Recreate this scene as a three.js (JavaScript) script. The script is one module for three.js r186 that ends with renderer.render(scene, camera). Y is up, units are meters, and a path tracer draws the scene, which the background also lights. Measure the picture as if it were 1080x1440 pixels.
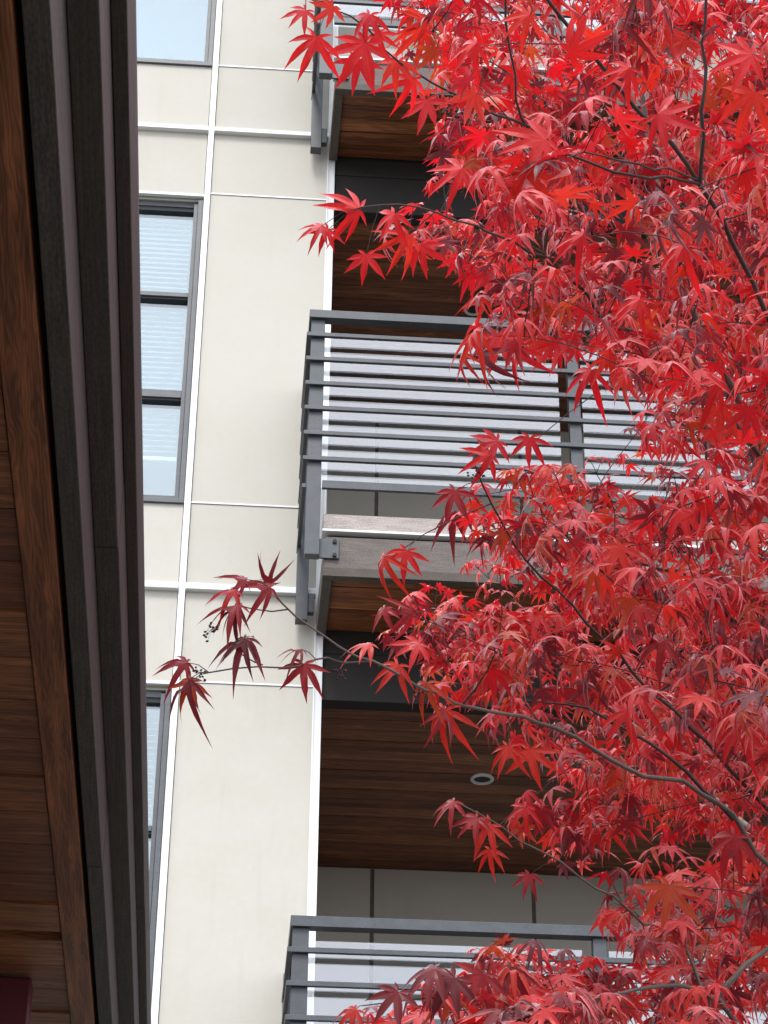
import * as THREE from 'three';
import { RoundedBoxGeometry } from 'three/addons/geometries/RoundedBoxGeometry.js';
import { mergeGeometries } from 'three/addons/utils/BufferGeometryUtils.js';
import { createNoise2D } from 'simplex-noise';

// ---------------------------------------------------------------- camera, sky, sun, exposure
const scene = new THREE.Scene();
const camera = new THREE.PerspectiveCamera(26.16, 3 / 4, 0.05, 400);
const EYE = new THREE.Vector3(0, 1.6, 0), D2R = Math.PI / 180;
camera.position.copy(EYE);
camera.rotation.order = 'YXZ';
camera.rotation.set(31.88 * D2R, -4.1 * D2R, 0.494 * D2R);
camera.updateMatrixWorld(true);
camera.matrixWorldInverse.copy(camera.matrixWorld).invert();

const renderer = new THREE.WebGLRenderer({ antialias: true });
renderer.toneMapping = THREE.LinearToneMapping;
renderer.toneMappingExposure = 1.92;
renderer.shadowMap.enabled = true;
renderer.shadowMap.type = THREE.PCFSoftShadowMap;

function rng(seed) { let a = seed >>> 0; return () => { a = (a + 0x6D2B79F5) | 0; let t = Math.imul(a ^ (a >>> 15), 1 | a); t = (t + Math.imul(t ^ (t >>> 7), 61 | t)) ^ t; return ((t ^ (t >>> 14)) >>> 0) / 4294967296; }; }
const noiseA = createNoise2D(rng(11)), noiseB = createNoise2D(rng(12)), noiseC = createNoise2D(rng(13));
const fbm = (n, x, y, o = 4) => { let s = 0, a = 0.5; for (let i = 0; i < o; i++) { s += a * n(x, y); x = x * 2.03 + 17.1; y = y * 2.03 - 9.7; a *= 0.5; } return s; };

// bright overcast sky with thin blue gaps, the same all round
const SKY = 1.28;
{
  const W = 1024, H = 512, d = new Float32Array(W * H * 4);
  for (let j = 0; j < H; j++) {
    const el = ((j + 0.5) / H - 0.5) * Math.PI, up = Math.max(Math.sin(el), 0);
    for (let i = 0; i < W; i++) {
      const az = (i + 0.5) / W * 2 * Math.PI, k = 1.6 / (0.28 + up);
      const cx = Math.cos(az) * Math.cos(el) * k, cz = Math.sin(az) * Math.cos(el) * k;
      let c = 0.62 + 0.75 * fbm(noiseA, cx * 0.55, cz * 0.55, 5); c = Math.min(1, Math.max(0, c));
      const g = 0.8 + 0.45 * up, o = (j * W + i) * 4;
      const cl = [0.96, 0.99, 1.07], bl = [0.68, 0.83, 1.04];
      for (let q = 0; q < 3; q++) d[o + q] = SKY * g * (bl[q] + (cl[q] - bl[q]) * c);
      if (el < 0) { d[o] = 0.2; d[o + 1] = 0.2; d[o + 2] = 0.2; }
      d[o + 3] = 1;
    }
  }
  const sky = new THREE.DataTexture(d, W, H, THREE.RGBAFormat, THREE.FloatType);
  sky.mapping = THREE.EquirectangularReflectionMapping; sky.magFilter = THREE.LinearFilter; sky.minFilter = THREE.LinearFilter; sky.needsUpdate = true;
  scene.background = sky; scene.environment = sky;
}
const sun = new THREE.DirectionalLight(new THREE.Color(1, 0.965, 0.89), 1.45);
sun.position.set(-4, 24, 8); sun.target.position.set(0, 4, -6);
sun.castShadow = true; sun.shadow.radius = 32; sun.shadow.mapSize.set(2048, 2048);
Object.assign(sun.shadow.camera, { left: -16, right: 16, top: 16, bottom: -16, near: 1, far: 60 });
scene.add(sun, sun.target);

// ---------------------------------------------------------------- helpers
const taken = {};
function numbered(n) { taken[n] = (taken[n] || 0) + 1; return taken[n] === 1 ? n : n + '_' + String(taken[n] - 1).padStart(3, '0'); }
function mesh(name, geo, mat, parent) {
  const m = new THREE.Mesh(geo, mat); m.name = parent ? name : numbered(name); m.castShadow = m.receiveShadow = true;
  (parent || scene).add(m); return m;
}
function tag(o, label, category, group, kind) { if (label) o.userData.label = label; if (category) o.userData.category = category; if (group) o.userData.group = group; if (kind) o.userData.kind = kind; return o; }
// uv in metres by the face's own direction, u along the given axis
function metricUV(g, along = 0, ou = 0, ov = 0) {
  const p = g.attributes.position, n = g.attributes.normal, uv = new Float32Array(p.count * 2), v = [0, 0, 0], q = [0, 0, 0];
  for (let i = 0; i < p.count; i++) {
    v[0] = p.getX(i); v[1] = p.getY(i); v[2] = p.getZ(i); q[0] = Math.abs(n.getX(i)); q[1] = Math.abs(n.getY(i)); q[2] = Math.abs(n.getZ(i));
    const face = q[0] > q[1] && q[0] > q[2] ? 0 : q[1] > q[2] ? 1 : 2;
    let a = along, b;
    if (face === a) { a = (face + 1) % 3; b = (face + 2) % 3; } else b = 3 - face - a;
    uv[i * 2] = v[a] + ou; uv[i * 2 + 1] = v[b] + ov;
  }
  g.setAttribute('uv', new THREE.BufferAttribute(uv, 2)); return g;
}
function box(w, h, d, { along = 0, r = 0, ou = 0, ov = 0 } = {}) {
  const g = r > 0 ? new RoundedBoxGeometry(w, h, d, 1, Math.min(r, w / 2.1, h / 2.1, d / 2.1)) : new THREE.BoxGeometry(w, h, d);
  return metricUV(g, along, ou, ov);
}
const span = (x0, x1, y0, y1, z0, z1, o = {}) => box(Math.abs(x1 - x0), Math.abs(y1 - y0), Math.abs(z1 - z0), o).translate((x0 + x1) / 2, (y0 + y1) / 2, (z0 + z1) / 2);
function merge(list) { return mergeGeometries(list.map(g => { const q = g.index ? g.toNonIndexed() : g; for (const k of Object.keys(q.attributes)) if (!['position', 'normal', 'uv'].includes(k)) q.deleteAttribute(k); return q; })); }
const at = (x, y, dist) => new THREE.Vector3((x - 540) / 3101, (720 - y) / 3101, -1).normalize().multiplyScalar(dist).applyQuaternion(camera.quaternion).add(EYE);

function texture(w, h, sx, sy, fn, srgb = true) {
  const d = new Uint8Array(w * h * 4);
  for (let j = 0; j < h; j++) for (let i = 0; i < w; i++) { const c = fn(i / w, j / h), o = (j * w + i) * 4; for (let q = 0; q < 3; q++) d[o + q] = Math.max(0, Math.min(255, Math.round(c[q] * 255))); d[o + 3] = 255; }
  const t = new THREE.DataTexture(d, w, h, THREE.RGBAFormat); t.wrapS = t.wrapT = THREE.RepeatWrapping; t.magFilter = THREE.LinearFilter; t.minFilter = THREE.LinearMipmapLinearFilter; t.generateMipmaps = true;
  if (srgb) t.colorSpace = THREE.SRGBColorSpace; t.repeat.set(1 / sx, 1 / sy); t.needsUpdate = true; return t;
}
// tileable value through a blend of shifted samples
const tile = (n, u, v, fx, fy, o) => { const a = fbm(n, u * fx, v * fy, o), b = fbm(n, (u - 1) * fx, v * fy, o), c = fbm(n, u * fx, (v - 1) * fy, o), e = fbm(n, (u - 1) * fx, (v - 1) * fy, o); return (a * (1 - u) + b * u) * (1 - v) + (c * (1 - u) + e * u) * v; };
const grain = (u, v) => { const w = 0.35 * tile(noiseA, u, v, 3, 5, 3); const l = Math.sin((v * 26 + w * 9 + 2.5 * tile(noiseB, u, v, 1.5, 4, 2)) * 6.283); return { l, f: tile(noiseC, u, v, 8, 160, 3), b: tile(noiseB, u, v, 2, 7, 3) }; };
const woodMap = texture(1024, 512, 2.1, 0.62, (u, v) => { const { l, f, b } = grain(u, v); const k = 0.72 + 0.09 * l + 0.26 * f + 0.32 * b; return [k, k * (0.97 + 0.05 * b), k * (0.94 + 0.08 * b)]; });
const woodBump = texture(512, 256, 2.1, 0.62, (u, v) => { const { l, f } = grain(u, v); const k = 0.5 + 0.1 * l + 0.5 * f; return [k, k, k]; }, false);
const nearMap = woodMap.clone(); nearMap.repeat.set(1 / 0.9, 1 / 0.19); nearMap.needsUpdate = true;
const nearBump = woodBump.clone(); nearBump.repeat.set(1 / 0.9, 1 / 0.19); nearBump.needsUpdate = true;
const weatherMap = texture(512, 512, 1.3, 0.5, (u, v) => { const k = 0.82 + 0.22 * tile(noiseC, u, v, 10, 140, 3) + 0.12 * tile(noiseB, u, v, 5, 9, 4) + 0.3 * tile(noiseA, u, v, 90, 110, 2); return [k, k * 0.985, k * 0.97]; });
const panelMap = texture(1024, 1024, 2.7, 3.1, (u, v) => { const a = tile(noiseA, u, v, 5, 7, 5), b = tile(noiseB, u, v, 40, 44, 3), s = Math.max(0, tile(noiseC, u, v, 26, 3, 4) - 0.18); const k = 0.97 + 0.014 * a + 0.012 * b - 0.035 * s; return [k, k * (1 + 0.008 * a), k * (1 + 0.02 * a)]; });
const panelBump = texture(512, 512, 0.5, 0.5, (u, v) => { const k = 0.5 + 0.5 * tile(noiseB, u, v, 60, 60, 3); return [k, k, k]; }, false);
const metalMap = texture(512, 512, 0.9, 0.9, (u, v) => { const k = 0.9 + 0.12 * tile(noiseA, u, v, 8, 10, 5) + 0.14 * tile(noiseC, u, v, 60, 60, 2); return [k, k, k]; });
const groundMap = texture(1024, 1024, 3, 3, (u, v) => { const k = 0.8 + 0.25 * tile(noiseA, u, v, 6, 6, 5) + 0.3 * tile(noiseC, u, v, 120, 120, 2); return [k, k, k * 0.98]; });

const lin = (r, g, b) => new THREE.Color().setRGB(r, g, b);
const std = (name, color, o = {}) => { const m = new THREE.MeshStandardMaterial({ color, roughness: 0.7, ...o }); m.name = name; return m; };
const phys = (name, color, o = {}) => { const m = new THREE.MeshPhysicalMaterial({ color, roughness: 0.7, ...o }); m.name = name; return m; };
const cedar = [[0.43, 0.148, 0.052], [0.30, 0.094, 0.032], [0.52, 0.195, 0.074], [0.36, 0.124, 0.046]];
const M = {
  panel: [0, 1, 2].map(i => std('fibre cement panel', lin(...[[0.53, 0.495, 0.428], [0.538, 0.501, 0.434], [0.522, 0.489, 0.422]][i]), { map: panelMap, bumpMap: panelBump, bumpScale: 0.0008, roughness: 0.85 })),
  wall: std('render', lin(0.42, 0.4, 0.34), { roughness: 0.9 }),
  trim: std('white painted trim', lin(0.72, 0.72, 0.705), { roughness: 0.55 }),
  frame: std('grey aluminium frame', lin(0.10, 0.102, 0.11), { roughness: 0.42, map: metalMap }),
  seal: std('black seal', lin(0.012, 0.012, 0.013), { roughness: 0.6 }),
  rail: std('dark grey powder coat', lin(0.066, 0.069, 0.077), { roughness: 0.42, map: metalMap }),
  bolt: std('black bolt', lin(0.01, 0.01, 0.011), { roughness: 0.4, metalness: 0.5 }),
  glass: phys('reflective glass', lin(0.84, 0.85, 0.88), { transmission: 1, roughness: 0.0, thickness: 0, ior: 2.33 }),
  pane: phys('window glass', lin(0.84, 0.95, 0.98), { transmission: 1, roughness: 0.0, thickness: 0, ior: 2.33 }),
  blind: std('white blind', lin(0.82, 0.89, 0.9), { roughness: 0.6 }),
  room: std('room paint', lin(0.55, 0.56, 0.58), { roughness: 0.9 }),
  flash: std('pale stone edging', lin(0.56, 0.49, 0.46), { map: weatherMap, roughness: 0.8 }),
  fascia: std('weathered timber fascia', lin(0.19, 0.16, 0.145), { map: weatherMap, bumpMap: woodBump, bumpScale: 0.001, roughness: 0.8 }),
  sframe: std('stained soffit frame', lin(0.11, 0.088, 0.072), { map: weatherMap, roughness: 0.75 }),
  dark: std('dark steel beam', lin(0.024, 0.02, 0.017), { roughness: 0.9 }),
  plank: cedar.map(c => std('cedar plank', lin(...c), { map: woodMap, bumpMap: woodBump, bumpScale: 0.0007, roughness: 0.55 })),
  eavePlank: cedar.map(c => std('cedar board', lin(...c), { map: nearMap, bumpMap: nearBump, bumpScale: 0.0006, roughness: 0.6 })),
  gap: std('dark backing', lin(0.012, 0.01, 0.009), { roughness: 0.9 }),
  board: std('dark stained board', lin(0.085, 0.077, 0.068), { map: weatherMap, bumpMap: woodBump, bumpScale: 0.0012, roughness: 0.7 }),
  roof: std('roof sheet', lin(0.09, 0.085, 0.085), { roughness: 0.7 }),
  red: std('dark red lacquer', lin(0.09, 0.006, 0.012), { roughness: 0.5 }),
  ground: std('stone paving', lin(0.19, 0.18, 0.165), { map: groundMap, roughness: 0.9 }),
};

// ---------------------------------------------------------------- ground
tag(mesh('ground', metricUV(new THREE.PlaneGeometry(240, 240).rotateX(-Math.PI / 2), 0), M.ground), 'grey stone paved ground between the buildings', 'ground', null, 'structure');

// ---------------------------------------------------------------- apartment building
const ZF = -9.935, ZB = ZF - 0.028;            // face of the panels, wall behind them
const XL = -7, WX0 = -1.62, WX1 = -0.353, V1 = -0.331, V2 = 0.398, XR = 8, TOP = 16.6;
const ZI = -12.116;                             // back wall of the recessed balconies
const building = new THREE.Group(); building.name = numbered('apartment_building'); scene.add(building);
building.position.set(0, 0, ZF);
tag(building, 'cream panelled apartment building with white trim, dark railings and timber balcony ceilings', 'building');
const B = g => g.translate(0, 0, -ZF);          // world to building space
const sills = [[10.925, 12.985], [7.812, 9.872], [4.66, 6.695]];   // window openings
{
  const g = [span(XL, WX0, 0, TOP, ZB, ZB - 0.3), span(WX1, V2 - 0.012, 0, TOP, ZB, ZB - 0.3)];
  let y = 0;
  for (const [a, b] of [...sills].reverse()) { g.push(span(WX0, WX1, y, a, ZB, ZB - 0.3)); y = b; }
  g.push(span(WX0, WX1, y, TOP, ZB, ZB - 0.3));
  g.push(span(XL, V2 - 0.012, 0, TOP, -13.4, -13.6), span(V2 - 0.2, V2 - 0.012, 0, TOP, ZB - 0.3, -13.4), span(XL, XL + 0.2, 0, TOP, ZB - 0.3, -13.4));
  g.push(span(V2 - 0.012, XR, 0, TOP, ZI - 0.03, ZI - 0.4), span(XR, XR + 0.3, 0, TOP, ZB, ZI - 0.4), span(XL, XR + 0.3, TOP, TOP + 0.3, ZF + 0.1, -13.6));
  for (const h of [4.3, 7.35, 10.5, 13.4]) g.push(span(XL + 0.2, V2 - 0.2, h, h + 0.2, ZB - 0.3, -13.4));
  g.push(span(V2 - 0.012, XR, 0, 2.6, ZB, ZB - 0.3));
  var wall = mesh('wall', B(merge(g)), M.wall, building);
}
let pk = 0;
function panel(x0, x1, y0, y1, z = ZF, parent = wall) { const k = pk++; const m = mesh('panel', B(span(x0, x1, y0, y1, z, z - 0.026, { along: 0, r: 0.0025, ou: k * 0.37, ov: k * 0.53 })), M.panel[k % 3], parent); return m; }
const g2 = 0.006;
const rowsR = [4.70, 6.734, 7.279, 7.798, 9.913, 10.393, 10.913, 13.0, 13.5, 14.0, 16.5];
for (let i = 0; i < rowsR.length - 1; i++) panel(V1 + 0.02, V2 - 0.03, rowsR[i] + g2, rowsR[i + 1] - g2);
panel(V1 + 0.02, V2 - 0.03, 1.7, 4.70 - g2);
for (const [a, b] of [[1.7, 4.64], [6.71, 7.279 - g2], [7.279 + g2, 7.796], [9.9, 10.393 - g2], [10.393 + g2, 10.908], [13.0, 13.5 - g2], [13.5 + g2, 16.5]]) panel(WX0 - 0.05, V1 - 0.02, a, b);
for (let c = 0; c < 4; c++) for (let i = 0; i < rowsR.length - 1; i++) panel(WX0 - 0.06 - (c + 1) * 1.25 + 0.006, WX0 - 0.06 - c * 1.25, rowsR[i] + g2, rowsR[i + 1] - g2);
// white vertical trims: a channel of two lips
for (const [x, w] of [[V1, 0.034], [V2 - 0.016, 0.044]]) {
  mesh('vertical_trim', B(merge([span(x - w / 2, x + w / 2, 1.7, 16.5, ZF + 0.006, ZF - 0.026), span(x - w / 2, x - w / 2 + 0.007, 1.7, 16.5, ZF + 0.014, ZF + 0.006), span(x + w / 2 - 0.012, x + w / 2, 1.7, 16.5, ZF + 0.016, ZF + 0.006)])), M.trim, wall);
}
mesh('corner_trim', B(span(V2 - 0.012, V2 + 0.006, 2.6, 16.5, ZF - 0.002, ZF - 0.09)), M.trim, wall);
// floor bands: upper strip, groove, projecting drip ledge
const segs = [[WX0 - 5, V1 - 0.0175], [V1 + 0.0175, V2 - 0.039]];
for (const h of [4.13, 7.279, 10.393, 13.5]) for (const [a, b] of segs) {
  mesh('band_trim', B(merge([span(a, b, h - 0.024, h + 0.004, ZF + 0.034, ZF - 0.02, { r: 0.003 }), span(a, b, h + 0.014, h + 0.024, ZF + 0.012, ZF - 0.02)])), M.trim, wall);
}
for (const h of [4.70, 6.734, 7.798, 9.913, 10.913, 13.0]) mesh('joint_trim', B(span(V1 + 0.0175, V2 - 0.039, h - 0.004, h + 0.005, ZF + 0.005, ZF - 0.02)), M.trim, wall);
for (const h of [6.722, 9.895]) mesh('joint_trim', B(span(WX0 - 0.05, V1 - 0.0175, h - 0.008, h + 0.008, ZF + 0.006, ZF - 0.02)), M.trim, wall);

// windows
const slat = (() => { const s = new THREE.Shape(); s.moveTo(-0.014, -0.006); s.quadraticCurveTo(0, 0.002, 0.014, 0.005); s.lineTo(0.014, 0.0058); s.quadraticCurveTo(0, 0.003, -0.014, -0.0052); return s; })();
function windowUnit([y0, y1], bars, blindTo) {
  const fw = 0.04, zf = ZF - 0.012, x0 = WX0, x1 = WX1;
  const w = mesh('window', B(merge([                                         // outer frame, set in the opening
    span(x0, x0 + fw, y0, y1, zf, zf - 0.1), span(x1 - 0.026, x1, y0, y1, zf + 0.004, zf - 0.1), span(x1 - 0.05, x1 - 0.029, y0 + 0.03, y1 - 0.02, zf - 0.012, zf - 0.1),
    span(x0 + fw, x1 - 0.05, y1 - 0.035, y1, zf - 0.03, zf - 0.1), span(x0 + fw, x1 - 0.027, y0, y0 + 0.03, zf, zf - 0.1)])), M.frame, building);
  mesh('window_seal', B(merge([span(x1 - 0.0285, x1 - 0.0265, y0 + 0.03, y1, zf - 0.02, zf - 0.09), span(x0 + fw, x1 - 0.05, y1 - 0.062, y1 - 0.035, zf - 0.036, zf - 0.095)])), M.seal, w);
  mesh('window_sill', B(span(x0 - 0.01, x1 + 0.004, y0 - 0.028, y0 - 0.002, ZF + 0.016, ZF - 0.1, { r: 0.003 })), M.frame, w);
  for (const [h, t] of bars) { mesh('mullion', B(span(x0 + fw, x1 - 0.05, h - t / 2, h + t / 2, zf - 0.022, zf - 0.09, { r: 0.003 })), M.frame, w); mesh('mullion_seal', B(span(x0 + fw, x1 - 0.05, h - t / 2 - 0.012, h - t / 2, zf - 0.032, zf - 0.085)), M.seal, w); }
  const edges = [y0 + 0.03, ...bars.map(b => b[0]).sort((a, b) => a - b), y1 - 0.05];
  for (let i = 0; i < edges.length - 1; i++) for (const [nm, back] of [['pane', 0.06], ['inner_pane', 0.074]]) mesh(nm, B(new THREE.PlaneGeometry(x1 - 0.05 - x0 - fw, edges[i + 1] - edges[i]).translate((x0 + fw + x1 - 0.05) / 2, (edges[i] + edges[i + 1]) / 2, zf - back)), M.pane, w);
  if (blindTo != null) {
    const proto = new THREE.ExtrudeGeometry(slat, { depth: x1 - x0 - 0.1, bevelEnabled: false, curveSegments: 3 }).rotateY(Math.PI / 2), list = [];
    for (let h = y1 - 0.06; h > blindTo; h -= 0.035) list.push(proto.clone().translate(x0 + 0.035, h, zf - 0.13));
    list.push(span(x0 + 0.04, x1 - 0.06, y1 - 0.06, y1 - 0.02, zf - 0.11, zf - 0.15), span(x0 + 0.04, x1 - 0.06, blindTo - 0.02, blindTo, zf - 0.115, zf - 0.145));
    const b = mesh('blind', B(merge(list)), M.blind, w); b.userData.kind = 'stuff';
  }
  mesh('room_wall', B(merge([span(x0 - 0.5, x1 + 0.3, y0 - 0.3, y1 + 0.2, ZB - 0.95, ZB - 1.0), span(x0 - 0.5, x1 + 0.3, y0 - 0.32, y0 - 0.3, ZB - 0.301, ZB - 0.95), span(x0 - 0.5, x1 + 0.3, y1 + 0.2, y1 + 0.22, ZB - 0.301, ZB - 0.95), span(x1 + 0.3, x1 + 0.32, y0 - 0.3, y1 + 0.2, ZB - 0.301, ZB - 0.95), span(x0 - 0.52, x0 - 0.5, y0 - 0.3, y1 + 0.2, ZB - 0.301, ZB - 0.95)])), M.room, w);
  return w;
}
windowUnit(sills[0], [[11.63, 0.04], [12.3, 0.03]], null);
windowUnit(sills[1], [[9.197, 0.03], [8.516, 0.05]], 8.16);
windowUnit(sills[2], [[5.945, 0.03], [5.33, 0.05]], 4.9);

// balconies: soffit height hs, rail top hr
const FZ = -9.30;                                // front face of the timber fascia
let plankN = 0;
function planks(parent, x0, x1, y, z0, z1, width, names = 'plank') {
  const n = Math.round(Math.abs(z1 - z0) / width), w = (z1 - z0) / n;
  for (let i = 0; i < n; i++) {
    const k = plankN++, lift = ((k * 7) % 5) * 0.0008;
    mesh(names, B(span(x0, x1, y + lift, y + 0.02 + lift, z0 + i * w + Math.sign(w) * 0.003, z0 + (i + 1) * w - Math.sign(w) * 0.003, { along: 0, ou: (k * 0.731) % 2.1, ov: (k * 0.413) % 0.62 })), M.plank[(k * 5 + (k >> 2)) % 4], parent);
  }
}
function balcony(hs, hr) {
  const xl = 0.372, top = hr - 1.215;             // deck edging top
  const b = mesh('balcony', B(merge([span(xl + 0.02, XR, hs + 0.09, top - 0.1, FZ - 0.03, ZF + 0.02), span(V2 + 0.008, XR - 0.01, hs + 0.09, top - 0.06, ZF + 0.02, ZI - 0.02)])), M.gap, building);
  mesh('deck_edging', B(merge([span(xl - 0.008, XR, top - 0.086, top, FZ + 0.012, FZ - 0.2, { r: 0.003 })])), M.flash, b);
  mesh('drip_lip', B(span(xl - 0.012, XR, top - 0.1, top - 0.0865, FZ + 0.016, FZ - 0.16, { r: 0.002 })), M.trim, b);
  mesh('fascia', B(merge([span(xl, XR, hs + 0.02, top - 0.124, FZ, FZ - 0.04, { r: 0.003 })])), M.fascia, b);
  mesh('side_fascia', B(span(xl, xl + 0.035, hs + 0.02, top - 0.124, FZ - 0.041, ZF + 0.02, { along: 2 })), M.fascia, b);
  // frame round the soffit
  mesh('soffit_frame', B(merge([span(xl - 0.004, XR, hs - 0.028, hs + 0.0195, FZ + 0.004, FZ - 0.045, { r: 0.003 }), span(xl - 0.004, xl + 0.045, hs - 0.028, hs + 0.0195, FZ - 0.0455, ZF + 0.025, { along: 2, r: 0.003 })])), M.sframe, b);
  planks(b, xl + 0.046, XR - 0.02, hs + 0.008, FZ - 0.05, ZF + 0.02, 0.116);
  // beam under the slab at the facade line, ceiling of the recess below this slab
  const hb = hs - 0.375;
  mesh('beam', B(merge([span(V2 + 0.008, XR, hb, hs + 0.088, ZF - 0.01, ZF - 0.11, { r: 0.004 }), span(V2 + 0.008, XR, hs - 0.11, hs - 0.09, ZF - 0.003, ZF - 0.0098)])), M.dark, b);
  planks(b, V2 + 0.01, XR - 0.01, hb + 0.01, ZF - 0.115, ZI, 0.125, 'ceiling_plank');
  mesh('ceiling_backing', B(span(V2 + 0.01, XR - 0.01, hb + 0.04, hb + 0.06, ZF - 0.112, ZI)), M.gap, b);
  for (const lx of [1.321, 3.2, 5.1]) {
    const ring = new THREE.LatheGeometry([[0.046, 0.012], [0.046, -0.001], [0.05, -0.004], [0.06, -0.0035], [0.064, 0.0], [0.064, 0.01]].map(a => new THREE.Vector2(...a)), 40);
    mesh('downlight', B(ring.translate(lx, hb + 0.004, -10.825)), M.trim, b);
    mesh('downlight_well', B(new THREE.CylinderGeometry(0.046, 0.03, 0.006, 32).translate(lx, hb + 0.0075, -10.825)), M.seal, b);
  }
  // recess: back wall panels and side lining
  for (let k = 0, x = V2 + 0.012; x < XR - 0.1; k++) { const x1 = k === 0 ? 0.806 : Math.min(x + 0.93, XR - 0.02); const m = panel(x, x1, hs - 2.55, hb + 0.008, ZI, b); m.name = 'back_panel'; mesh('panel_joint', B(span(x1 + 0.001, x1 + 0.022, hs - 2.55, hb + 0.006, ZI - 0.006, ZI - 0.026)), M.fascia, b); x = x1 + 0.023; }
  mesh('side_lining', B(span(V2 - 0.011, V2 + 0.004, hs - 2.6, hb + 0.008, ZF - 0.092, ZI)), M.panel[0], b);
  // railing
  const rx = 0.252, R = (x0, x1, y0, y1, z0, z1, o) => B(span(x0, x1, y0, y1, z0, z1, { r: 0.002, ...o }));
  const railZ = FZ + 0.075;
  mesh('top_rail', R(rx + 0.012, XR, hr - 0.05, hr, railZ, railZ - 0.06), M.rail, b);
  mesh('side_top_rail', R(rx + 0.012, rx + 0.072, hr - 0.05, hr, railZ - 0.061, ZF + 0.03, { along: 2 }), M.rail, b);
  for (let k = 0; k < 7; k++) {
    const h = hr - 0.158 - k * 0.1535, thick = k === 6 ? 0.045 : 0.024;
    mesh('rail', R(k === 6 ? rx + 0.1 : rx, XR, h - thick / 2, h + thick / 2, railZ, railZ - 0.02), M.rail, b);
    mesh('side_rail', R(rx, rx + 0.02, h - 0.012, h + 0.012, railZ - 0.0205, ZF + 0.04, { along: 2 }), M.rail, b);
  }
  const posts = [0.275, 1.612, 2.95, 4.29, 5.63, 6.97];
  posts.forEach((x, i) => {
    mesh('post', R(x, x + (i ? 0.06 : 0.072), i ? hr - 1.33 : hr - 1.475, hr - 0.0505, railZ - 0.0205, railZ - 0.0745), M.rail, b);
    const px = i ? x - 0.035 : x + 0.0725, pw = i ? 0.13 : 0.098;
    mesh('mounting_plate', R(px, px + pw, hr - 1.47, hr - 1.36, FZ + 0.014, FZ + 0.001), M.rail, b);
    for (const dy of [0, 0.078]) mesh('bolt', B(new THREE.CylinderGeometry(0.011, 0.011, 0.012, 6).rotateX(Math.PI / 2).translate(px + pw - 0.022, hr - 1.454 + dy, FZ + 0.018)), M.bolt, b);
    if (i < posts.length - 1) for (const [pane, back] of [['glass_pane', 0.07], ['inner_glass_pane', 0.077]]) mesh(pane, B(new THREE.PlaneGeometry(posts[i + 1] - x - 0.125 + (i ? 0 : 0.02), 0.97).translate((x + posts[i + 1] + 0.02 + (i ? 0.012 : 0)) / 2, hr - 0.575, railZ - back)), M.glass, b);
  });
  mesh('end_post', R(rx + 0.004, rx + 0.066, hr - 1.52, hr - 0.0505, ZF + 0.05, ZF + 0.11), M.rail, b);
  mesh('end_bracket', R(rx + 0.0665, rx + 0.098, hr - 1.47, hr - 1.36, ZF + 0.06, ZF + 0.1), M.rail, b);
  return b;
}
balcony(10.222, 11.735);
balcony(7.043, 8.58);
balcony(3.72, 5.232);

// ---------------------------------------------------------------- timber eave over the camera
const eave = new THREE.Group(); eave.name = numbered('timber_eave'); scene.add(eave);
eave.position.set(-0.228, 3.1, 0); eave.rotation.y = 0.0086;
tag(eave, 'dark timber roof eave with boarded soffit and stepped fascia boards', 'eave');
{
  const Z0 = 1.2, Z1 = -8.9, W = 2.4;
  // soffit boards across, a border board along the edge
  mesh('border_board', span(-0.052, -0.004, -0.004, 0.03, Z0, Z1, { along: 2, r: 0.002 }), M.eavePlank[0], eave);
  let z = Z1 + 0.02, k = 0;
  const slot = -3.96;
  while (z < Z0 - 0.14) {
    if (Math.abs(z - slot) < 0.07) { mesh('vent_slot', span(-W, -0.053, 0.03, 0.034, z, z + 0.045), M.gap, eave); z += 0.045; }
    const w = 0.136 + 0.0 * k;
    mesh('plank', span(-W, -0.0535, ((k * 3) % 4) * 0.0012, 0.02, z + 0.0025, z + w - 0.0025, { along: 0, ou: (k * 0.61) % 2, ov: (k * 0.37) % 0.6 }), M.eavePlank[(k * 3 + (k >> 1)) % 4], eave);
    z += w; k++;
  }
  mesh('soffit_backing', span(-W, -0.002, 0.036, 0.05, Z0, Z1), M.gap, eave);
  // stepped fascia boards, each higher one further out
  const course = (x0, x1, y0, y1, cuts) => { const e = [Z0, ...cuts, Z1]; for (let i = 0; i < e.length - 1; i++) { const j = ((i * 7 + Math.round(x0 * 900)) % 5) * 0.0004; mesh('fascia_board', span(x0, x1 + j, y0 + j, y1, e[i] - 0.0012, e[i + 1] + 0.0012, { along: 2, r: 0.0018, ou: i * 0.7 + x0 * 9, ov: x0 * 3 }), M.board, eave); } };
  course(0.004, 0.031, 0.0, 0.14, [-1.05, -3.62, -6.1]);
  course(0.0315, 0.0656, 0.121, 0.255, [-0.3, -2.73, -5.2, -7.6]);
  course(0.066, 0.084, 0.235, 0.345, [-1.6, -4.4, -6.9]);
  mesh('roof_deck', span(-W - 2, 0.083, 0.346, 0.38, Z0, Z1), M.roof, eave);
  mesh('roof_lining', span(-W - 2, 0.03, 0.145, 0.165, Z0, Z1), M.gap, eave);
  mesh('wall', span(-W - 0.2, -W, -3.1, 0.6, Z0, Z1), M.board, eave);
}
{
  const p = mesh('hanging_panel', span(-0.5, -0.012, -0.62, -0.004, -0.03, 0.03, { r: 0.006 }), M.red);
  p.position.set(-0.37, 3.1, -4.2);
  tag(p, 'dark red panel hanging under the timber eave', 'hanging panel');
}

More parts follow.
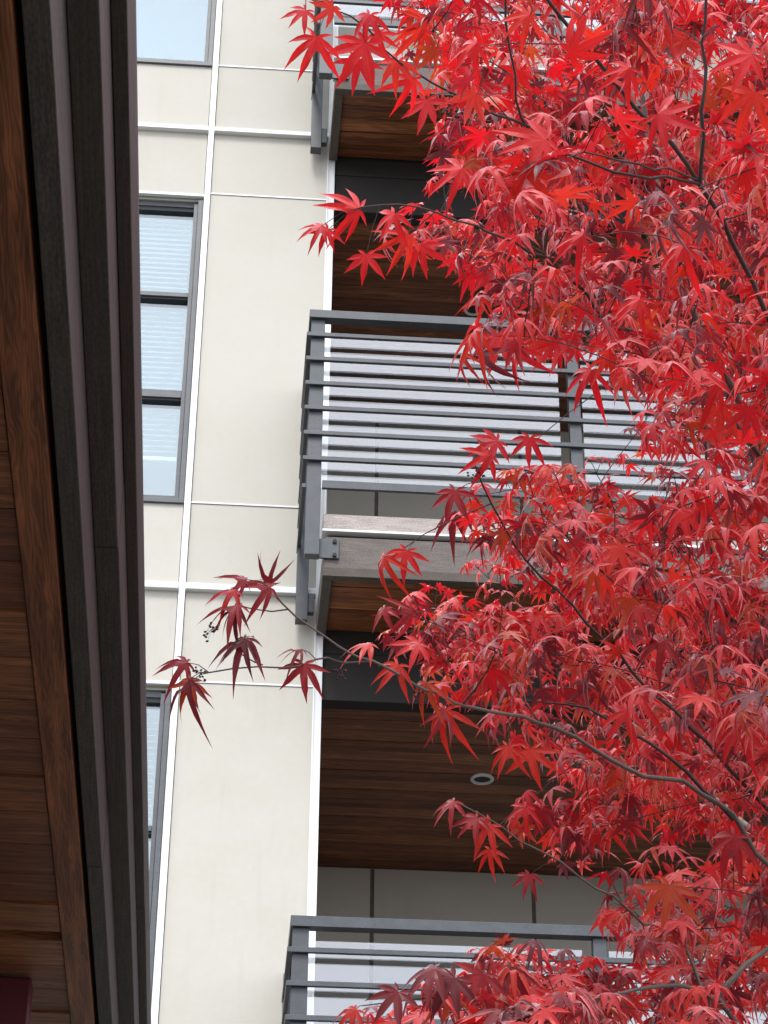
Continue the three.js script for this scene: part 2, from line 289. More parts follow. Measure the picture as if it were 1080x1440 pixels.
// ---------------------------------------------------------------- Japanese maple
const tree = new THREE.Group(); tree.name = numbered('maple_tree'); scene.add(tree);
tag(tree, 'red leaved Japanese maple tree spreading in front of the balconies', 'tree');
const BASE = new THREE.Vector3(1.75, 0, -3.75); tree.position.copy(BASE);
const T = v => v.clone().sub(BASE);
const rand = rng(77), rr = (a, b) => a + (b - a) * rand();
const UPV = new THREE.Vector3(0, 1, 0);
const bark = std('maple bark', lin(0.085, 0.06, 0.055), { map: weatherMap, roughness: 0.8 });
const greyBark = std('grey maple bark', lin(0.19, 0.16, 0.14), { map: weatherMap, roughness: 0.85 });
// tapered tube through points (each point has .r), returns plain arrays
function tube(pts, sides, out) {
  const base = out.pos.length / 3; let prev = null; let run = 0;
  for (let i = 0; i < pts.length; i++) {
    const t = pts[Math.min(i + 1, pts.length - 1)].p.clone().sub(pts[Math.max(i - 1, 0)].p).normalize();
    let a = prev ? prev.clone().addScaledVector(t, -prev.dot(t)) : new THREE.Vector3(0.3, 0.1, 1).cross(t); a.normalize(); prev = a;
    const b = t.clone().cross(a); if (i) run += pts[i].p.distanceTo(pts[i - 1].p);
    for (let s = 0; s <= sides; s++) {
      const th = s / sides * 2 * Math.PI, n = a.clone().multiplyScalar(Math.cos(th)).addScaledVector(b, Math.sin(th)), q = pts[i].p.clone().addScaledVector(n, pts[i].r).sub(BASE);
      out.pos.push(q.x, q.y, q.z); out.nor.push(n.x, n.y, n.z); out.uv.push(run, s / sides * 0.1);
    }
  }
  for (let i = 0; i < pts.length - 1; i++) for (let s = 0; s < sides; s++) { const k = base + i * (sides + 1) + s, l = k + sides + 1; out.idx.push(k, k + 1, l, k + 1, l + 1, l); }
}
const buf = () => ({ pos: [], nor: [], uv: [], col: [], idx: [] });
function geoOf(o) { const g = new THREE.BufferGeometry(); g.setAttribute('position', new THREE.Float32BufferAttribute(o.pos, 3)); g.setAttribute('normal', new THREE.Float32BufferAttribute(o.nor, 3)); if (o.uv.length) g.setAttribute('uv', new THREE.Float32BufferAttribute(o.uv, 2)); if (o.col.length) g.setAttribute('color', new THREE.Float32BufferAttribute(o.col, 3)); g.setIndex(o.idx); return g; }

const nodes = [];                                 // skeleton: {p, far} far = path length from the trunk
function limb(points, r0, r1, mat, name = 'branch', sides = 7) {
  const c = new THREE.CatmullRomCurve3(points, false, 'centripetal'), L = c.getLength(), n = Math.max(4, Math.ceil(L / 0.035)), pts = [];
  for (let i = 0; i <= n; i++) {
    const t = i / n, p = c.getPointAt(t), w = Math.min(1, 6 * t * (1 - t)) * 0.006;
    p.x += w * noiseA(p.y * 9, p.z * 9 + 3); p.y += w * noiseB(p.x * 9, p.z * 9); p.z += w * noiseC(p.x * 9, p.y * 9);
    pts.push({ p, r: (r0 + (r1 - r0) * Math.pow(t, 0.8)) * (1 + 0.10 * noiseA(i * 0.6, r0 * 900)) });
  }
  const o = buf(); tube(pts, sides, o);
  for (let i = 0; i < pts.length; i += 1) nodes.push({ p: pts[i].p, r: pts[i].r });
  return mesh(name, geoOf(o), mat, tree);
}
const V = (x, y, z) => new THREE.Vector3(x, y, z);
const F0 = V(1.62, 1.75, -3.7), F1 = V(1.5, 2.3, -3.6), F2 = V(1.62, 2.5, -3.9), F3 = V(1.45, 3.0, -3.65);
limb([BASE.clone().add(V(0, -0.05, 0)), V(1.73, 0.5, -3.77), V(1.66, 1.2, -3.7), F0, V(1.55, 2.2, -3.72), F3], 0.075, 0.03, greyBark, 'trunk', 12);
const P = list => list.map(a => at(...a));
const E1 = [1, 1];
limb([F0, F2, ...P([[1150, 830, 4.15], [1080, 650, 4.0], [1040, 570, 3.95], [1000, 490, 3.9], [972, 430, 3.9], [950, 360, 3.95], [925, 260, 4.0], [900, 120, 4.1], [880, -60, 4.2]])], 0.019, 0.0035, greyBark);
limb([F1, F3, ...P([[1180, 640, 3.35], [1080, 440, 3.2], [1020, 325, 3.15], [985, 255, 3.1], [930, 190, 3.08], [860, 110, 3.05], [770, 0, 3.0], [700, -100, 3.0]])], 0.0095, 0.0024, bark);
limb(P([[985, 257, 3.1], [990, 180, 3.08], [988, 60, 3.1], [993, -70, 3.12]]), 0.0034, 0.0018, bark);
limb(P([[984, 254, 3.1], [900, 228, 3.0], [820, 218, 2.92], [750, 240, 2.85]]), 0.0016, 0.0012, bark);
limb([F0, ...P([[1190, 1420, 3.6], [1120, 1270, 3.4], [1080, 1213, 3.3], [1020, 1140, 3.25], [965, 1103, 3.2], [900, 1088, 3.15], [850, 1060, 3.1], [780, 1025, 3.05], [700, 998, 2.95], [640, 985, 2.85], [560, 950, 2.72], [480, 910, 2.55], [458, 896, 2.5], [421, 870, 2.46], [405, 857, 2.44], [380, 827, 2.4]])], 0.0095, 0.0009, greyBark);
limb(P([[1032, 1152, 3.26], [940, 1062, 3.2], [880, 1020, 3.2], [800, 990, 3.22], [740, 985, 3.25]]), 0.0035, 0.0014, bark);
limb(P([[520, 930, 2.63], [480, 928, 2.55], [433, 931, 2.46], [369, 935, 2.4], [330, 941, 2.37], [294, 946, 2.35]]), 0.0014, 0.0008, bark);
limb(P([[369, 935, 2.4], [345, 921, 2.38], [327, 908, 2.36]]), 0.0009, 0.0006, bark);
limb(P([[405, 857, 2.44], [370, 852, 2.42], [333, 849, 2.4]]), 0.0009, 0.0006, bark);
limb([F0, ...P([[1140, 1560, 3.4], [1030, 1430, 3.2], [1010, 1402, 3.15], [985, 1395, 3.1], [935, 1386, 3.05], [870, 1398, 2.95], [800, 1416, 2.85], [720, 1420, 2.8]])], 0.014, 0.0013, greyBark);
limb(P([[1008, 1402, 3.15], [1045, 1368, 3.15], [1080, 1335, 3.2], [1130, 1280, 3.2]]), 0.005, 0.002, greyBark);
limb(P([[988, 1397, 3.1], [966, 1335, 3.1], [962, 1290, 3.1], [975, 1230, 3.15]]), 0.0028, 0.0012, greyBark);
limb(P([[962, 1292, 3.1], [905, 1300, 3.08], [868, 1270, 3.05], [800, 1225, 3.0], [740, 1185, 2.97], [690, 1155, 2.95], [645, 1130, 2.95]]), 0.0022, 0.0009, greyBark);
limb([F2, ...P([[1160, 1120, 3.9], [1100, 1010, 3.75], [1075, 952, 3.7], [1048, 890, 3.65], [1005, 830, 3.6], [998, 760, 3.6], [994, 640, 3.6], [985, 540, 3.62]])], 0.009, 0.002, bark);
limb(P([[1005, 832, 3.6], [930, 800, 3.5], [876, 786, 3.45], [800, 752, 3.4], [740, 735, 3.35]]), 0.0035, 0.0013, bark);
limb([F1, ...P([[1160, 1240, 3.5], [1030, 1080, 3.35], [930, 985, 3.25], [879, 927, 3.2], [805, 853, 3.15], [742, 788, 3.1], [715, 752, 3.08], [685, 697, 3.05], [665, 645, 3.05]])], 0.0075, 0.0011, bark);
limb([F3, ...P([[1140, 720, 3.75], [1060, 625, 3.65], [999, 561, 3.6], [939, 501, 3.52], [907, 478, 3.48], [855, 454, 3.42], [816, 408, 3.35], [781, 373, 3.3], [735, 345, 3.22], [690, 324, 3.15], [620, 300, 3.0], [560, 287, 2.9], [508, 291, 2.85]])], 0.008, 0.0009, bark);
limb(P([[984, 258, 3.1], [880, 240, 3.0], [773, 211, 2.95], [734, 162, 2.9], [717, 67, 2.88], [708, -40, 2.85]]), 0.0024, 0.0015, bark);
limb(P([[745, 178, 2.92], [680, 150, 2.85], [597, 109, 2.75], [545, 75, 2.7], [516, 40, 2.68], [468, 14, 2.64], [430, -5, 2.62]]), 0.0022, 0.0009, bark);
limb([F3, V(1.6, 3.6, -4.2), V(1.5, 4.4, -4.6), V(1.2, 5.2, -4.7)], 0.024, 0.005, greyBark);
limb([F3, V(2.0, 3.6, -3.9), V(2.3, 4.4, -4.0), V(2.5, 5.0, -4.1)], 0.02, 0.005, greyBark);
limb([F2, V(1.7, 3.2, -4.7), V(1.4, 4.0, -5.4), V(1.0, 4.6, -5.7)], 0.022, 0.004, greyBark);
limb([F2, V(1.9, 3.0, -4.4), V(2.3, 3.5, -5.0)], 0.018, 0.004, greyBark);

// leaf shapes: seven pointed lobes, each half lobe with its own crease at the midrib
function leafShape(seed, droop, cup, fold, slim, fine = true) {
  const q = rng(seed), o = buf(), rj = a => (q() * 2 - 1) * a;
  const ang = [-122, -80, -40, 0, 40, 80, 122].map((a, i) => (a + rj(5)) * D2R), len = [0.36, 0.72, 0.94, 1.0, 0.94, 0.72, 0.36].map(l => l * (1 + rj(0.07)));
  const bend = ang.map(() => rj(0.28)), sway = ang.map(() => rj(0.2));
  const lift = (x, y, a) => { const r2 = x * x + y * y, r = Math.sqrt(r2); return -droop * r2 - cup * Math.abs(Math.sin(a)) * r * (0.35 + r); };
  const S = [];                                     // bottoms of the notches between lobes
  for (let i = 0; i <= 7; i++) {
    const a = i === 0 ? ang[0] - 0.42 : i === 7 ? ang[6] + 0.42 : (ang[i - 1] + ang[i]) / 2, L = i === 0 || i === 7 ? 0.10 : 0.26 * Math.min(len[i - 1], len[i]) + 0.03;
    S.push([Math.sin(a) * L, Math.cos(a) * L, a]);
  }
  const st = fine ? [[0.40, 0.92], [0.54, 1.0], [0.68, 0.78], [0.80, 0.5], [0.90, 0.24]] : [[0.46, 1.0], [0.74, 0.62]];
  for (let i = 0; i < 7; i++) {
    const a = ang[i], L = len[i], ux = Math.sin(a), uy = Math.cos(a), W = slim * 0.135 * Math.pow(L, 0.75);
    for (const side of [-1, 1]) {
      const s = S[side < 0 ? i : i + 1], base = o.pos.length / 3;
      const put = (al, ac, flat) => { o.uv.push(al / L, 0.5 + 0.5 * (W > 0 ? ac / (W * 1.15) : 0)); const sw = sway[i] * al * al; const x = ux * al + uy * (ac + sw), y = uy * al - ux * (ac + sw); o.pos.push(x, y, lift(x, y, a) + fold * Math.abs(ac) + bend[i] * al * al * (flat ? 0 : 1)); };
      o.uv.push(0, 0.5, 0.3, 0.5 + side * 0.45); o.pos.push(0, 0, 0); o.pos.push(s[0], s[1], lift(s[0], s[1], s[2]) + fold * 0.02);
      put(0.24 * L + 0.02, 0);
      st.forEach(([t, w], k) => { put(t * L, 0); const tooth = k % 2 ? 0.93 : 1.07; put((t - 0.035) * L, side * W * w * tooth * (1 + rj(0.06))); });
      put(L, 0);
      const tri = (x, y, z) => side > 0 ? o.idx.push(base + x, base + y, base + z) : o.idx.push(base + x, base + z, base + y);
      tri(0, 2, 1); tri(2, 3, 1); tri(3, 4, 1);
      for (let k = 0; k < st.length - 1; k++) { const m0 = 3 + k * 2, e0 = m0 + 1, m1 = m0 + 2, e1 = m0 + 3; tri(m0, m1, e0); tri(m1, e1, e0); }
      tri(3 + (st.length - 1) * 2, 3 + st.length * 2, 4 + (st.length - 1) * 2);
    }
  }
  const g = new THREE.BufferGeometry(); g.setAttribute('position', new THREE.Float32BufferAttribute(o.pos, 3)); g.setAttribute('uv', new THREE.Float32BufferAttribute(o.uv, 2)); g.setIndex(o.idx);
  // blade upside: make normals point to +z
  g.computeVertexNormals(); let s = 0; for (let i = 0; i < g.attributes.normal.count; i++) s += g.attributes.normal.getZ(i);
  if (s < 0) { const ix = g.index.array; for (let i = 0; i < ix.length; i += 3) { const t = ix[i]; ix[i] = ix[i + 1]; ix[i + 1] = t; } g.computeVertexNormals(); }
  // vein and blade tone
  const c = new Float32Array(g.attributes.position.count * 3), p = g.attributes.position;
  for (let i = 0; i < p.count; i++) { const k = 0.94 + 0.12 * q(); c.set([k, k, k], i * 3); }
  g.setAttribute('color', new THREE.BufferAttribute(c, 3));
  return g;
}
const forms = [[1, 0.10, 0.15, 0.30, 0.86], [2, 0.28, 0.25, 0.35, 0.8], [3, 0.42, 0.35, 0.30, 0.82], [4, 0.2, 0.5, 0.45, 0.74], [5, 0.55, 0.2, 0.25, 0.86], [6, 0.05, 0.1, 0.22, 0.92], [7, 0.35, 0.6, 0.5, 0.7], [8, 0.7, 0.45, 0.4, 0.76], [9, 0.15, 0.85, 0.55, 0.66], [10, 0.5, 0.95, 0.6, 0.62], [11, 0.9, 0.3, 0.5, 0.7], [12, 0.3, 0.05, 0.3, 0.78]];
const shapes = forms.map(a => leafShape(...a)), plain = forms.map(a => leafShape(a[0], a[1], a[2], a[3], a[4] + 0.2, false));
// veins and blotches of the blade: u along the lobe, v across it
const veinMap = texture(256, 256, 1, 1, (u, v) => { const d = Math.abs(v - 0.5), side = Math.abs(((u * 9 - d * 5.5) % 1 + 1) % 1 - 0.5); const k = 0.90 + 0.08 * fbm(noiseA, u * 9, v * 9, 4) + (d < 0.035 ? 0.09 : 0) + (side < 0.06 && d < 0.4 ? 0.05 : 0), w = fbm(noiseB, u * 3 + 7, v * 3, 3); return [k, k * (0.9 + 0.35 * Math.max(0, w)), k * 0.95]; });
const tints = [[0.86, 0.015, 0.018], [0.76, 0.010, 0.02], [0.86, 0.038, 0.018], [0.46, 0.009, 0.02], [0.28, 0.011, 0.022], [0.68, 0.085, 0.02], [0.20, 0.014, 0.026]];
const leafOpt = { roughness: 1, transmission: 0.5, thickness: 0, clearcoat: 0.42, clearcoatRoughness: 0.3, side: THREE.DoubleSide, vertexColors: true, map: veinMap };
const leafMats = tints.map(c => phys('maple leaf', lin(...c), leafOpt));
const leafMass = phys('maple leaf mass', lin(1, 1, 1), leafOpt);

const leaves = [];                                // {p, m, n, size, tint, shape}
const twigs = buf();
function petiole(a, b, r = 0.0007) { const mid = a.clone().lerp(b, 0.5); mid.y += a.distanceTo(b) * 0.12; tube([{ p: a, r }, { p: mid, r: r * 0.8 }, { p: b, r: r * 0.7 }], 3, twigs); }
function addLeaf(p, m, size, tint, roll = 0, nHint = UPV) {
  m = m.clone().normalize(); let n = nHint.clone().addScaledVector(m, -nHint.dot(m)); if (n.lengthSq() < 1e-4) n = V(0, 0, 1).addScaledVector(m, -m.z); n.normalize().applyAxisAngle(m, roll);
  leaves.push({ p: p.clone(), m, n, size, tint, shape: Math.floor(rand() * shapes.length) });
}
const share = [0.28, 0.20, 0.16, 0.13, 0.10, 0.08, 0.05];
function pickTint() { let r = rand(); for (let i = 0; i < 7; i++) { r -= share[i]; if (r < 0) return i; } return 0; }
function spray(end, dir, nPairs, big) {
  const side0 = dir.clone().cross(UPV).normalize();
  let q = end.clone();
  for (let k = 0; k < nPairs; k++) {
    const s = side0.clone().applyAxisAngle(dir, rr(-0.6, 0.6) + (k % 2 ? 0.5 : 0));
    for (const sg of k === 0 ? [-1, 1, 0] : [-1, 1]) {
      if (rand() < 0.08) continue;
      const size = rr(0.040, 0.058) * big * (sg === 0 ? 0.9 : 1), out = s.clone().multiplyScalar(sg).multiplyScalar(0.85).addScaledVector(dir, sg === 0 ? 1 : 0.55);
      const pl = rr(0.018, 0.036), b = q.clone().addScaledVector(out.clone().add(V(0, rr(0.1, 0.5), 0)).normalize(), pl);
      const droop = rr(0.15, 1.5), m = out.clone().normalize().add(V(rr(-0.25, 0.25), -droop, rr(-0.25, 0.25)));
      petiole(q, b); addLeaf(b, m, size, pickTint(), rr(-0.45, 0.45));
    }
    q.addScaledVector(dir, -rr(0.035, 0.055));
  }
}
// where the crown stands: outer side as angles seen past the trunk, and openings in it
const edge = [[-300, 430], [0, 540], [60, 560], [120, 570], [180, 575], [250, 560], [330, 545], [400, 615], [450, 640], [500, 700], [545, 730], [600, 850], [635, 720], [690, 650], [740, 625], [800, 640], [850, 560], [905, 530], [950, 560], [1000, 640], [1050, 735], [1110, 740], [1160, 690], [1200, 700], [1250, 770], [1310, 745], [1350, 640], [1400, 540], [1440, 480], [1700, 450]];
const edgeAt = y => { for (let i = 1; i < edge.length; i++) if (y <= edge[i][0]) { const [a, b] = [edge[i - 1], edge[i]]; return a[1] + (b[1] - a[1]) * (y - a[0]) / (b[0] - a[0]); } return 450; };
const holes = [[800, 600, 130, 68, 0.95], [745, 565, 80, 60, 0.9], [850, 1190, 160, 70, 0.75], [800, 1270, 100, 60, 0.85], [850, 40, 60, 40, 0.4], [960, 660, 70, 30, 0.5], [1000, 1290, 60, 30, 0.5], [880, 320, 60, 30, 0.5], [900, 1340, 120, 40, 0.4]];
const clear = [[[770, 0], [860, 110], [930, 190], [985, 255], [1020, 325], [1080, 440]], [[480, 910], [560, 950], [640, 985], [700, 998], [780, 1025], [850, 1060], [900, 1088], [965, 1103], [1020, 1140], [1080, 1213]], [[700, 726], [739, 786], [805, 853], [879, 927]], [[999, 561], [1040, 570], [1080, 650]]];
const nearLimb = (x, y) => clear.some(l => l.some((a, i) => { if (!i) return false; const b = l[i - 1], dx = a[0] - b[0], dy = a[1] - b[1], t = Math.max(0, Math.min(1, ((x - b[0]) * dx + (y - b[1]) * dy) / (dx * dx + dy * dy))); return Math.hypot(x - b[0] - dx * t, y - b[1] - dy * t) < 55; }));
const clusters = [];
for (let tries = 0; tries < 14000 && clusters.length < 1850; tries++) {
  const x = rr(400, 1420), y = rr(-260, 1640), e = edgeAt(y) + rr(18, 40);
  if (x < e) continue;
  let keep = x > 1130 || y < -60 || y > 1500 ? 0.45 : 1; for (const [hx, hy, a, b, s] of holes) if (((x - hx) / a) ** 2 + ((y - hy) / b) ** 2 < 1) keep *= 1 - s;
  const inner = Math.min(1, (x - e) / 160), u = rand();
  if (rand() > keep * (0.45 + 0.55 * inner)) continue;
  const dist = u < 0.13 ? rr(2.5, 3.2) : u < 0.55 ? rr(3.2, 4.3) : rr(4.2, 5.8);
  if (dist < 3.35 && nearLimb(x, y) && rand() < 0.85) continue;
  clusters.push({ p: at(x, y, dist), d: dist });
}
for (const [a, b] of [[V(1.6, 3.6, -4.2), V(1.2, 5.2, -4.7)], [V(2.0, 3.6, -3.9), V(2.5, 5.0, -4.1)], [V(1.7, 3.2, -4.7), V(1.0, 4.6, -5.7)], [V(1.9, 3.0, -4.4), V(2.3, 3.5, -5.0)]]) for (let i = 0; i < 34; i++) {
  const p = a.clone().lerp(b, rr(-0.1, 1.15)).add(V(rr(-0.1, 0.55), rr(-0.35, 0.45), rr(-0.4, 0.4))), c = p.clone().applyMatrix4(camera.matrixWorldInverse);
  if (540 + 3101 * c.x / -c.z > 1100) clusters.push({ p, d: p.distanceTo(EYE) });        // the side of the crown beyond the trunk
}
for (const c of clusters) c.t = c.p.distanceTo(F3);
clusters.sort((a, b) => a.t - b.t);
const twigOf = (from, to, r0, r1) => {
  const d = from.distanceTo(to), n = Math.max(3, Math.ceil(d / 0.06)), pts = [], sag = new THREE.Vector3(rr(-1, 1), rr(0.1, 1.2), rr(-1, 1)).multiplyScalar(d * 0.14);
  for (let i = 0; i <= n; i++) { const t = i / n; pts.push({ p: from.clone().lerp(to, t).addScaledVector(sag, 4 * t * (1 - t) * 0.5).add(V(0.004 * noiseA(i, d * 50), 0.004 * noiseB(i, d * 50), 0)), r: r0 + (r1 - r0) * t }); }
  tube(pts, d > 0.25 ? 5 : 4, twigs); return pts;
};
for (const c of clusters) {
  let best = null, bd = 1e9; const outw = c.p.clone().sub(F3).normalize();
  for (const n of nodes) { const d = n.p.distanceTo(c.p); if (d >= bd) continue; const al = c.p.clone().sub(n.p).normalize().dot(outw), cost = d * (1.35 - 0.35 * al); if (cost < bd && d > 0.05) { bd = cost; best = n; } }
  const d = best.p.distanceTo(c.p), r0 = Math.min(best.r * 0.8, 0.0012 + d * 0.0025);
  const pts = twigOf(best.p, c.p, Math.max(r0, 0.001), 0.0008);
  for (let i = 1; i < pts.length; i++) nodes.push({ p: pts[i].p, r: pts[i].r });
  const dir = c.p.clone().sub(pts[Math.max(0, pts.length - 3)].p).normalize(); dir.y *= 0.6; dir.add(V(rr(-0.3, 0.3), 0, rr(-0.3, 0.3))).normalize();
  spray(c.p, dir,  2 + Math.floor(rand() * 2), c.d > 3.6 ? rr(0.66, 0.92) : rr(0.72, 0.98));
}
// single leaves at the ends of the outer twigs: where the stalk meets the blade, where the middle lobe ends, distance, turn
const outer = [
  [269, 958, 232, 1004, 2.34, 0.5, 5], [266, 955, 214, 1005, 2.33, 1.1, 4], [263, 932, 203, 937, 2.36, 0.5, 3], [381, 826, 318, 822, 2.4, 0.4, 3], [378, 822, 352, 782, 2.41, -0.9, 4], [330, 830, 275, 838, 2.39, 0.8, 1], [345, 815, 296, 806, 2.4, 0.6, 3], [334, 850, 266, 868, 2.38, 0.9, 3], [334, 852, 285, 878, 2.39, 1.1, 6], [349, 897, 270, 922, 2.37, 0.9, 4], [345, 898, 300, 935, 2.36, 0.6, 6], [427, 934, 421, 995, 2.45, 0.05, 3], [424, 913, 384, 911, 2.46, 1.1, 4],
  [445, 52, 423, 116, 2.6, 0.1, 0], [513, 60, 475, 122, 2.66, 0.2, 0], [505, 84, 494, 141, 2.68, -0.2, 1], [533, 46, 536, 86, 2.68, 0.2, 0], [430, 14, 400, 40, 2.62, 0.4, 1], [468, 8, 440, 34, 2.62, -0.3, 2], [520, 20, 500, 62, 2.66, 0.5, 1], [560, 84, 548, 130, 2.72, 0.2, 2], [580, 110, 560, 160, 2.74, -0.3, 0], [600, 140, 590, 190, 2.78, 0.3, 1],
  [505, 294, 440, 290, 2.85, 0.1, 0], [452, 318, 412, 328, 2.84, 0.7, 1], [462, 322, 440, 352, 2.84, 0.2, 0], [515, 358, 512, 402, 2.88, 0.1, 0], [555, 300, 528, 340, 2.9, 0.4, 0], [575, 330, 548, 385, 2.92, -0.3, 2], [590, 345, 600, 395, 2.95, 0.3, 0],
  [540, 782, 516, 834, 3.0, 0.9, 2], [572, 775, 558, 820, 3.0, 0.1, 0], [541, 855, 516, 886, 2.75, 0.8, 3], [580, 858, 545, 900, 2.78, -0.5, 3], [651, 497, 634, 532, 3.0, 1.0, 2], [678, 496, 678, 566, 3.0, 1.3, 6], [700, 470, 690, 530, 3.05, 0.4, 0], [725, 490, 722, 552, 3.05, 0.9, 1], [700, 620, 655, 640, 3.05, 0.3, 1], [690, 640, 640, 655, 3.04, 0.1, 0], [745, 615, 735, 660, 3.1, 0.2, 1], [640, 690, 622, 740, 3.05, 0.5, 3],
  [626, 998, 606, 1060, 2.85, 0.5, 2], [626, 998, 648, 1046, 2.85, -0.8, 3], [560, 935, 530, 975, 2.72, 0.2, 2], [590, 905, 545, 925, 2.76, 0.4, 0], [600, 960, 575, 1005, 2.8, 0.5, 5], [520, 905, 475, 910, 2.62, 1.0, 2], [715, 1050, 700, 1096, 2.95, 0.3, 2], [747, 1054, 750, 1112, 2.97, 0.1, 2], [638, 1127, 600, 1154, 2.95, 0.8, 3], [672, 1150, 636, 1180, 2.95, 0.5, 3], [690, 1160, 655, 1200, 2.95, 0.2, 2], [690, 1195, 688, 1232, 2.97, 0.1, 2], [740, 1135, 710, 1165, 2.98, 0.3, 0], [745, 1230, 728, 1262, 3.0, 0.3, 3],
  [612, 1362, 548, 1392, 2.6, 0.8, 4], [640, 1375, 590, 1425, 2.6, 0.2, 6], [500, 1420, 455, 1445, 2.55, 0.5, 2], [560, 1395, 520, 1440, 2.55, 0.4, 4], [680, 1370, 640, 1430, 2.65, 0.0, 3], [720, 1360, 700, 1420, 2.7, 0.3, 4],
  [768, 196, 688, 214, 2.62, 0.3, 0], [742, 243, 738, 306, 2.62, 0.1, 2], [650, 236, 594, 262, 2.7, 0.4, 0], [885, 95, 838, 130, 2.6, 0.2, 0], [925, 160, 990, 186, 2.6, -0.2, 1], [800, 72, 862, 58, 2.65, 0.5, 0], [1058, 76, 994, 98, 2.6, 0.3, 0], [1062, 130, 1028, 192, 2.62, 0.0, 2], [962, 345, 928, 404, 2.7, 0.3, 0], [1012, 538, 952, 560, 2.75, 0.2, 0], [832, 520, 800, 574, 2.9, 0.2, 1], [872, 768, 846, 822, 2.85, 0.3, 2], [962, 716, 922, 760, 2.8, 0.4, 0], [935, 900, 880, 932, 2.8, 0.5, 3], [1004, 930, 958, 982, 2.8, 0.1, 4], [1042, 1018, 1006, 1074, 2.8, 0.3, 1], [882, 1000, 846, 1044, 2.85, 0.3, 0], [942, 1246, 930, 1316, 2.75, 0.1, 5], [1034, 1176, 994, 1232, 2.75, 0.2, 3], [670, 60, 628, 100, 2.68, 0.3, 0], [745, 20, 700, 50, 2.65, 0.1, 2], [820, 330, 772, 362, 2.75, 0.3, 1], [900, 420, 858, 458, 2.8, 0.4, 0],
];
const eyeTo = p => EYE.clone().sub(p).normalize();
outer.forEach(([bx, by, tx, ty, d, turn, tint], oi) => {
  const b = at(bx, by, d), t = at(tx, ty, d - 0.012), m = t.clone().sub(b), L = m.length();
  let best = nodes[0], bd = 1e9; for (const n of nodes) { const dd = n.p.distanceTo(b), q = dd * (1.5 - 0.5 * (n.p.x - b.x) / (dd + 1e-6)) + 1.5 * Math.max(0, b.y - n.p.y); if (q < bd) { bd = q; best = n; } }
  if (best.p.distanceTo(b) > 0.07) { const pts = twigOf(best.p, b.clone().add(V(0.012, 0.006, -0.01)), 0.0011, 0.0007); for (const q of pts.slice(1)) nodes.push(q); petiole(pts[pts.length - 1].p, b); } else petiole(best.p, b);
  const face = eyeTo(b).add(V(0, 0.25, 0)).normalize();
  addLeaf(b, m, L * (oi === 0 ? 0.72 : oi < 13 ? 0.84 : 0.95), tint, turn, face); leaves[leaves.length - 1].outer = true;
  if (oi < 13) leaves[leaves.length - 1].shape = [1, 9, 6, 8, 9, 6, 8, 8, 9, 6, 8, 3, 9][oi];
});
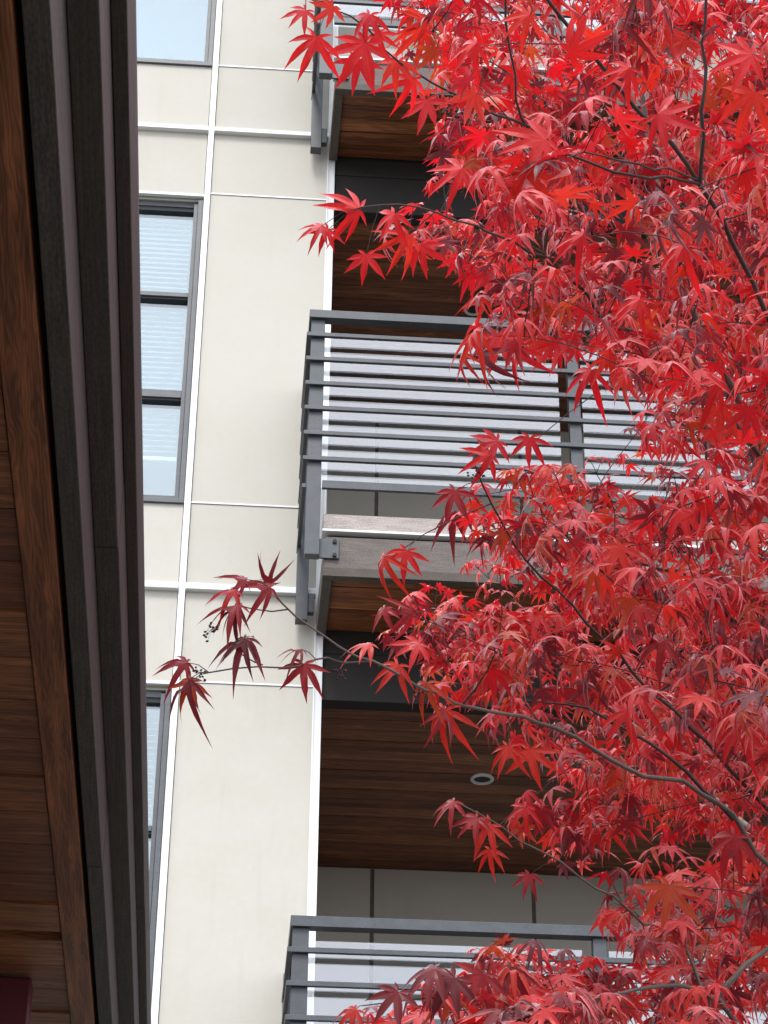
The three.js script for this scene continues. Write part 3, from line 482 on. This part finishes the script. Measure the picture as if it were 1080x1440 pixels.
// every leaf that shows large is a mesh of its own, the rest one mass
const viewM = camera.matrixWorldInverse, seen = [];
leaves.forEach(l => {
  const c = l.p.clone().addScaledVector(l.m, l.size * 0.5).applyMatrix4(viewM), x = 3101 * c.x / -c.z, y = 3101 * c.y / -c.z;
  l.score = Math.abs(x) < 560 && Math.abs(y) < 740 ? (l.outer ? 1e4 : 0) + l.size / -c.z : -1;
});
const order = leaves.map((l, i) => i).sort((a, b) => leaves[b].score - leaves[a].score), single = new Set(order.slice(0, 298));
const mass = buf(), mat4 = new THREE.Matrix4(), nm = new THREE.Vector3(), vp = new THREE.Vector3();
leaves.forEach((l, i) => {
  const X = l.m.clone().cross(l.n).normalize(), Z = X.clone().cross(l.m).normalize();
  mat4.makeBasis(X, l.m, Z).scale(vp.set(l.size, l.size, l.size)).setPosition(T(l.p));
  const far = l.p.distanceTo(EYE) > 3.5, g = (far && !single.has(i) ? plain : shapes)[l.shape];
  if (single.has(i)) { const k = mesh('leaf', g, leafMats[l.tint], tree); mat4.decompose(k.position, k.quaternion, k.scale); return; }
  const base = mass.pos.length / 3, p = g.attributes.position, n = g.attributes.normal, c = g.attributes.color, t = g.attributes.uv, v = 0.85 + 0.3 * rand(), tc = tints[l.tint];
  for (let q = 0; q < p.count; q++) {
    vp.fromBufferAttribute(p, q).applyMatrix4(mat4); nm.fromBufferAttribute(n, q).transformDirection(mat4);
    mass.pos.push(vp.x, vp.y, vp.z); mass.nor.push(nm.x, nm.y, nm.z); const k = c.getX(q) * v; mass.col.push(tc[0] * k, tc[1] * k, tc[2] * k); mass.uv.push(t.getX(q), t.getY(q));
  }
  for (const q of g.index.array) mass.idx.push(base + q);
});
mesh('foliage', geoOf(mass), leafMass, tree).userData.kind = 'stuff';
mesh('twigs', geoOf(twigs), bark, tree).userData.kind = 'stuff';
// bunches of winged seeds
{
  const q = rng(5), list = [];
  const wing = new THREE.SphereGeometry(1, 6, 4).scale(0.0035, 0.002, 0.0025);
  for (let i = 0; i < 16; i++) { const u = V(q() - 0.5, q() - 0.7, q() - 0.5).multiplyScalar(0.034); list.push(wing.clone().rotateY(q() * 6).rotateZ(q() * 6).translate(u.x, u.y, u.z)); list.push(new THREE.CylinderGeometry(0.0003, 0.0003, u.length(), 3).translate(0, u.length() / 2, 0).applyQuaternion(new THREE.Quaternion().setFromUnitVectors(UPV, u.clone().normalize()))); }
  const seedGeo = merge(list), seedMat = std('dark red seeds', lin(0.06, 0.015, 0.02), { roughness: 0.7 });
  const spots = P([[299, 884, 2.39], [281, 946, 2.35], [478, 945, 2.55], [672, 665, 3.04], [640, 160, 2.78], [590, 975, 2.8]]);
  for (let i = 0; i < 60; i++) spots.push(clusters[Math.floor(q() * clusters.length)].p.clone().add(V(0, -0.015, 0)));
  for (const s of spots) { const k = mesh('seed_cluster', seedGeo, seedMat, tree); k.position.copy(T(s)); k.rotation.y = q() * 6; k.scale.setScalar(0.45 + 0.4 * q()); }
}
console.log('leaves', leaves.length, 'nodes', nodes.length, 'mass tris', mass.idx.length / 3);
renderer.render(scene, camera);
